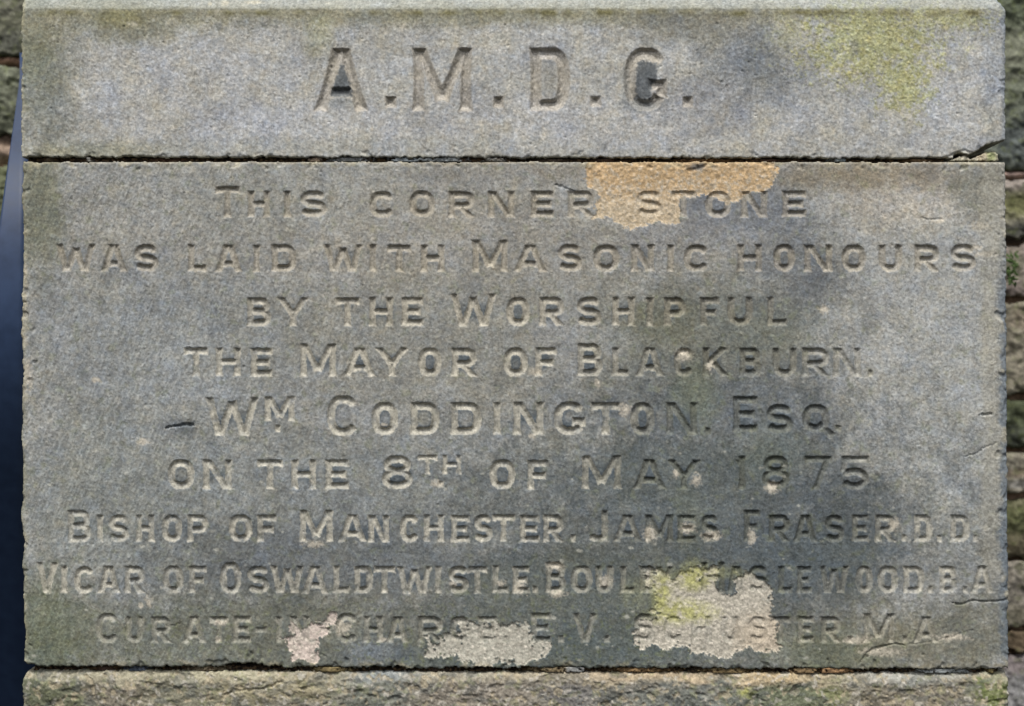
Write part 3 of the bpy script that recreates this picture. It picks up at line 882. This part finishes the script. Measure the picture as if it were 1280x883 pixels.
# right of the blocks, top to bottom
rubble(1150, 1330, -40, 214, 201, (118, 122, 98), [(1270, 60, 60, 50, (140, 140, 112), .8), (1270, 180, 60, 50, (92, 98, 94), .9), (1270, 10, 60, 40, (96, 104, 74), .7)])  # middle spot: shade on the lower part, put into the colour
rubble(1160, 1320, 222, 298, 211, (140, 132, 104), [(1270, 230, 70, 14, (176, 158, 144), .9), (1272, 255, 50, 22, (136, 134, 78), .9), (1270, 288, 70, 16, (84, 82, 74), .9)])  # last spot: shade along the stone's foot, painted into its colour
rubble(1140, 1340, 305, 371, 221, (166, 146, 132), [(1268, 330, 20, 30, (120, 124, 84), .6)])
rubble(1155, 1325, 377, 494, 231, (164, 152, 124), [(1272, 440, 50, 40, (176, 162, 134), .8), (1275, 400, 20, 20, (146, 124, 100), .6)])
rubble(1150, 1330, 499, 561, 241, (100, 106, 72), [(1270, 545, 70, 20, (74, 76, 66), .8)])  # dark foot is shade put into the colour
rubble(1165, 1335, 566, 617, 251, (168, 156, 130), [(1270, 606, 60, 8, (186, 178, 164), .8), (1272, 592, 50, 8, (136, 108, 84), .6)])
rubble(1150, 1330, 622, 700, 261, (134, 128, 90), [(1270, 650, 60, 26, (112, 114, 66), .8), (1270, 685, 60, 24, (110, 96, 70), .8)])
rubble(1160, 1320, 704, 786, 271, (158, 146, 126), [(1272, 770, 50, 18, (120, 112, 84), .7)])
rubble(1150, 1330, 790, 814, 281, (126, 104, 76), [])
rubble(1200, 1330, 818, 990, 291, (176, 170, 164), [(1275, 830, 60, 20, (160, 140, 134), .8)])
# left of the blocks
rubble(-60, 110, -50, 70, 301, (120, 118, 92), [(14, 55, 40, 24, (86, 86, 74), .8), (14, 5, 50, 20, (134, 130, 108), .7)])  # first spot: shaded lower part painted into the colour
rubble(-50, 120, 83, 170, 311, (122, 124, 98), [(12, 150, 50, 26, (98, 100, 76), .8)])
rubble(-60, 110, 206, 330, 321, (120, 124, 86), [])
rubble(-60, 110, 336, 520, 341, (120, 116, 92), [])
rubble(-60, 110, 526, 760, 351, (118, 116, 96), [])
rubble(-60, 110, 766, 990, 361, (116, 112, 92), [])

def backing(x0, x1, seed, spots):
    g = Grid(x0, x1, -50, 990, 3.0)
    X, Y = g.X, g.Y
    g.h = g.n(8, 40, seed) * 2.0
    g.fill((126, 104, 84))
    for cx, cy, rx, ry, c in spots:
        m = blob(X, Y, cx, cy, rx, ry)
        g.mix(m * .9, c)
        g.h += m * 10
    g.mul(1 + .12 * g.n(5, 16, seed + 1))
    e = np.minimum(np.minimum(X - x0, x1 - X), np.minimum(Y + 50, 990 - Y))
    relief(g, "wall_mortar", M_MORTAR, e, 2, 60, .318, parent=wall)
backing(1168, 1318, 401, [(1270, 219, 70, 6, (176, 150, 138)), (1272, 302, 60, 6, (60, 52, 46))])
backing(-44, 96, 411, [(12, 77, 50, 8, (168, 132, 108)), (12, 190, 50, 14, (162, 140, 122)), (12, 175, 40, 8, (84, 70, 60))])

# ------------------------------------------------------------------ blue panel leaning on the left
def blue_panel():
    # a bowed sheet: tipped back to the sky above, tucked under below
    n, m = 60, 10
    co, fa = [], []
    thick = .010
    ys = np.linspace(66, 1000, n)
    yy = []
    d = .135
    prev = ys[0]
    for y in ys:
        tilt = np.interp(y, [60, 190, 290, 400, 500, 600, 1000], [42, 40, 20, -2, -22, -34, -34])
        d -= math.tan(R(tilt)) * (y - prev) * MM
        prev = y
        yy.append(d)
    off = min(yy)
    yy = [v - off + .022 for v in yy]
    for side in (0, 1):
        for y, dd in zip(ys, yy):
            dep = dd + side * thick
            sc = (DIST + dep) / DIST
            xl = max(27.5 - (y - 78) * 24 / 172.0, -150)
            xr = 25.6
            xl = min(xl, xr - 1.0)
            for j in range(m + 1):
                x = xl + (xr - xl) * j / m
                co.append(((x - CX) * MM * sc if j < m else (26 - CX) * MM, dep, (CY - y) * MM * sc))
    def vid(s, i, j): return s * n * (m + 1) + i * (m + 1) + j
    for s in (0, 1):
        for i in range(n - 1):
            for j in range(m):
                q = [vid(s, i, j), vid(s, i + 1, j), vid(s, i + 1, j + 1), vid(s, i, j + 1)]
                fa.append(q if s == 0 else q[::-1])
    for i in range(n - 1):
        fa.append([vid(0, i, 0), vid(1, i, 0), vid(1, i + 1, 0), vid(0, i + 1, 0)])
        fa.append([vid(0, i, m), vid(0, i + 1, m), vid(1, i + 1, m), vid(1, i, m)])
    for j in range(m):
        fa.append([vid(0, 0, j), vid(0, 0, j + 1), vid(1, 0, j + 1), vid(1, 0, j)])
        fa.append([vid(0, n - 1, j), vid(1, n - 1, j), vid(1, n - 1, j + 1), vid(0, n - 1, j + 1)])
    me = bpy.data.meshes.new("blue_panel")
    me.from_pydata(co, [], fa)
    me.polygons.foreach_set("use_smooth", [k < 2 * (n - 1) * m for k in range(len(fa))])
    me.materials.append(M_BLUE)
    o = bpy.data.objects.new("blue_panel", me)
    COL.objects.link(o)
    tag(o, "smooth dark blue panel leaning against the left side of the inscribed stone", "panel")
blue_panel()

# ------------------------------------------------------------------ moss tuft in the right-hand joint
def tuft():
    rng = np.random.default_rng(77)
    co, fa = [], []
    for k in range(46):
        px = 1262.5 + rng.uniform(-3, 9)
        py = rng.choice([318, 326, 334, 341, 348, 352]) + rng.uniform(-4, 4)
        y = .225 + rng.uniform(-.02, .03)
        sc = (DIST + y) / DIST
        c = np.array([(px - CX) * MM * sc, y, (CY - py) * MM * sc])
        a = rng.uniform(0, 2 * math.pi); l = rng.uniform(.003, .0065); w_ = l * .45
        u = np.array([math.cos(a), rng.uniform(-.7, .1), math.sin(a)]); u /= np.linalg.norm(u)
        v = np.cross(u, [0.2, -1, 0.3]); v /= np.linalg.norm(v)
        nn = np.cross(u, v) * .0008
        b = len(co)
        co += [c - u * l, c + v * w_ + nn, c + u * l, c - v * w_ + nn, c - nn]
        fa += [[b, b + 1, b + 4], [b + 1, b + 2, b + 4], [b + 2, b + 3, b + 4], [b + 3, b, b + 4], [b, b + 3, b + 2, b + 1]]
    # root strand that ties the leaves to the wall
    me = bpy.data.meshes.new("moss_tuft")
    me.from_pydata([tuple(c) for c in co], [], fa)
    me.materials.append(M_LEAF)
    o = bpy.data.objects.new("moss_tuft", me)
    COL.objects.link(o)
    tag(o, "little green moss tuft growing beside the inscribed stone's right edge", "moss", kind="thing")
tuft()
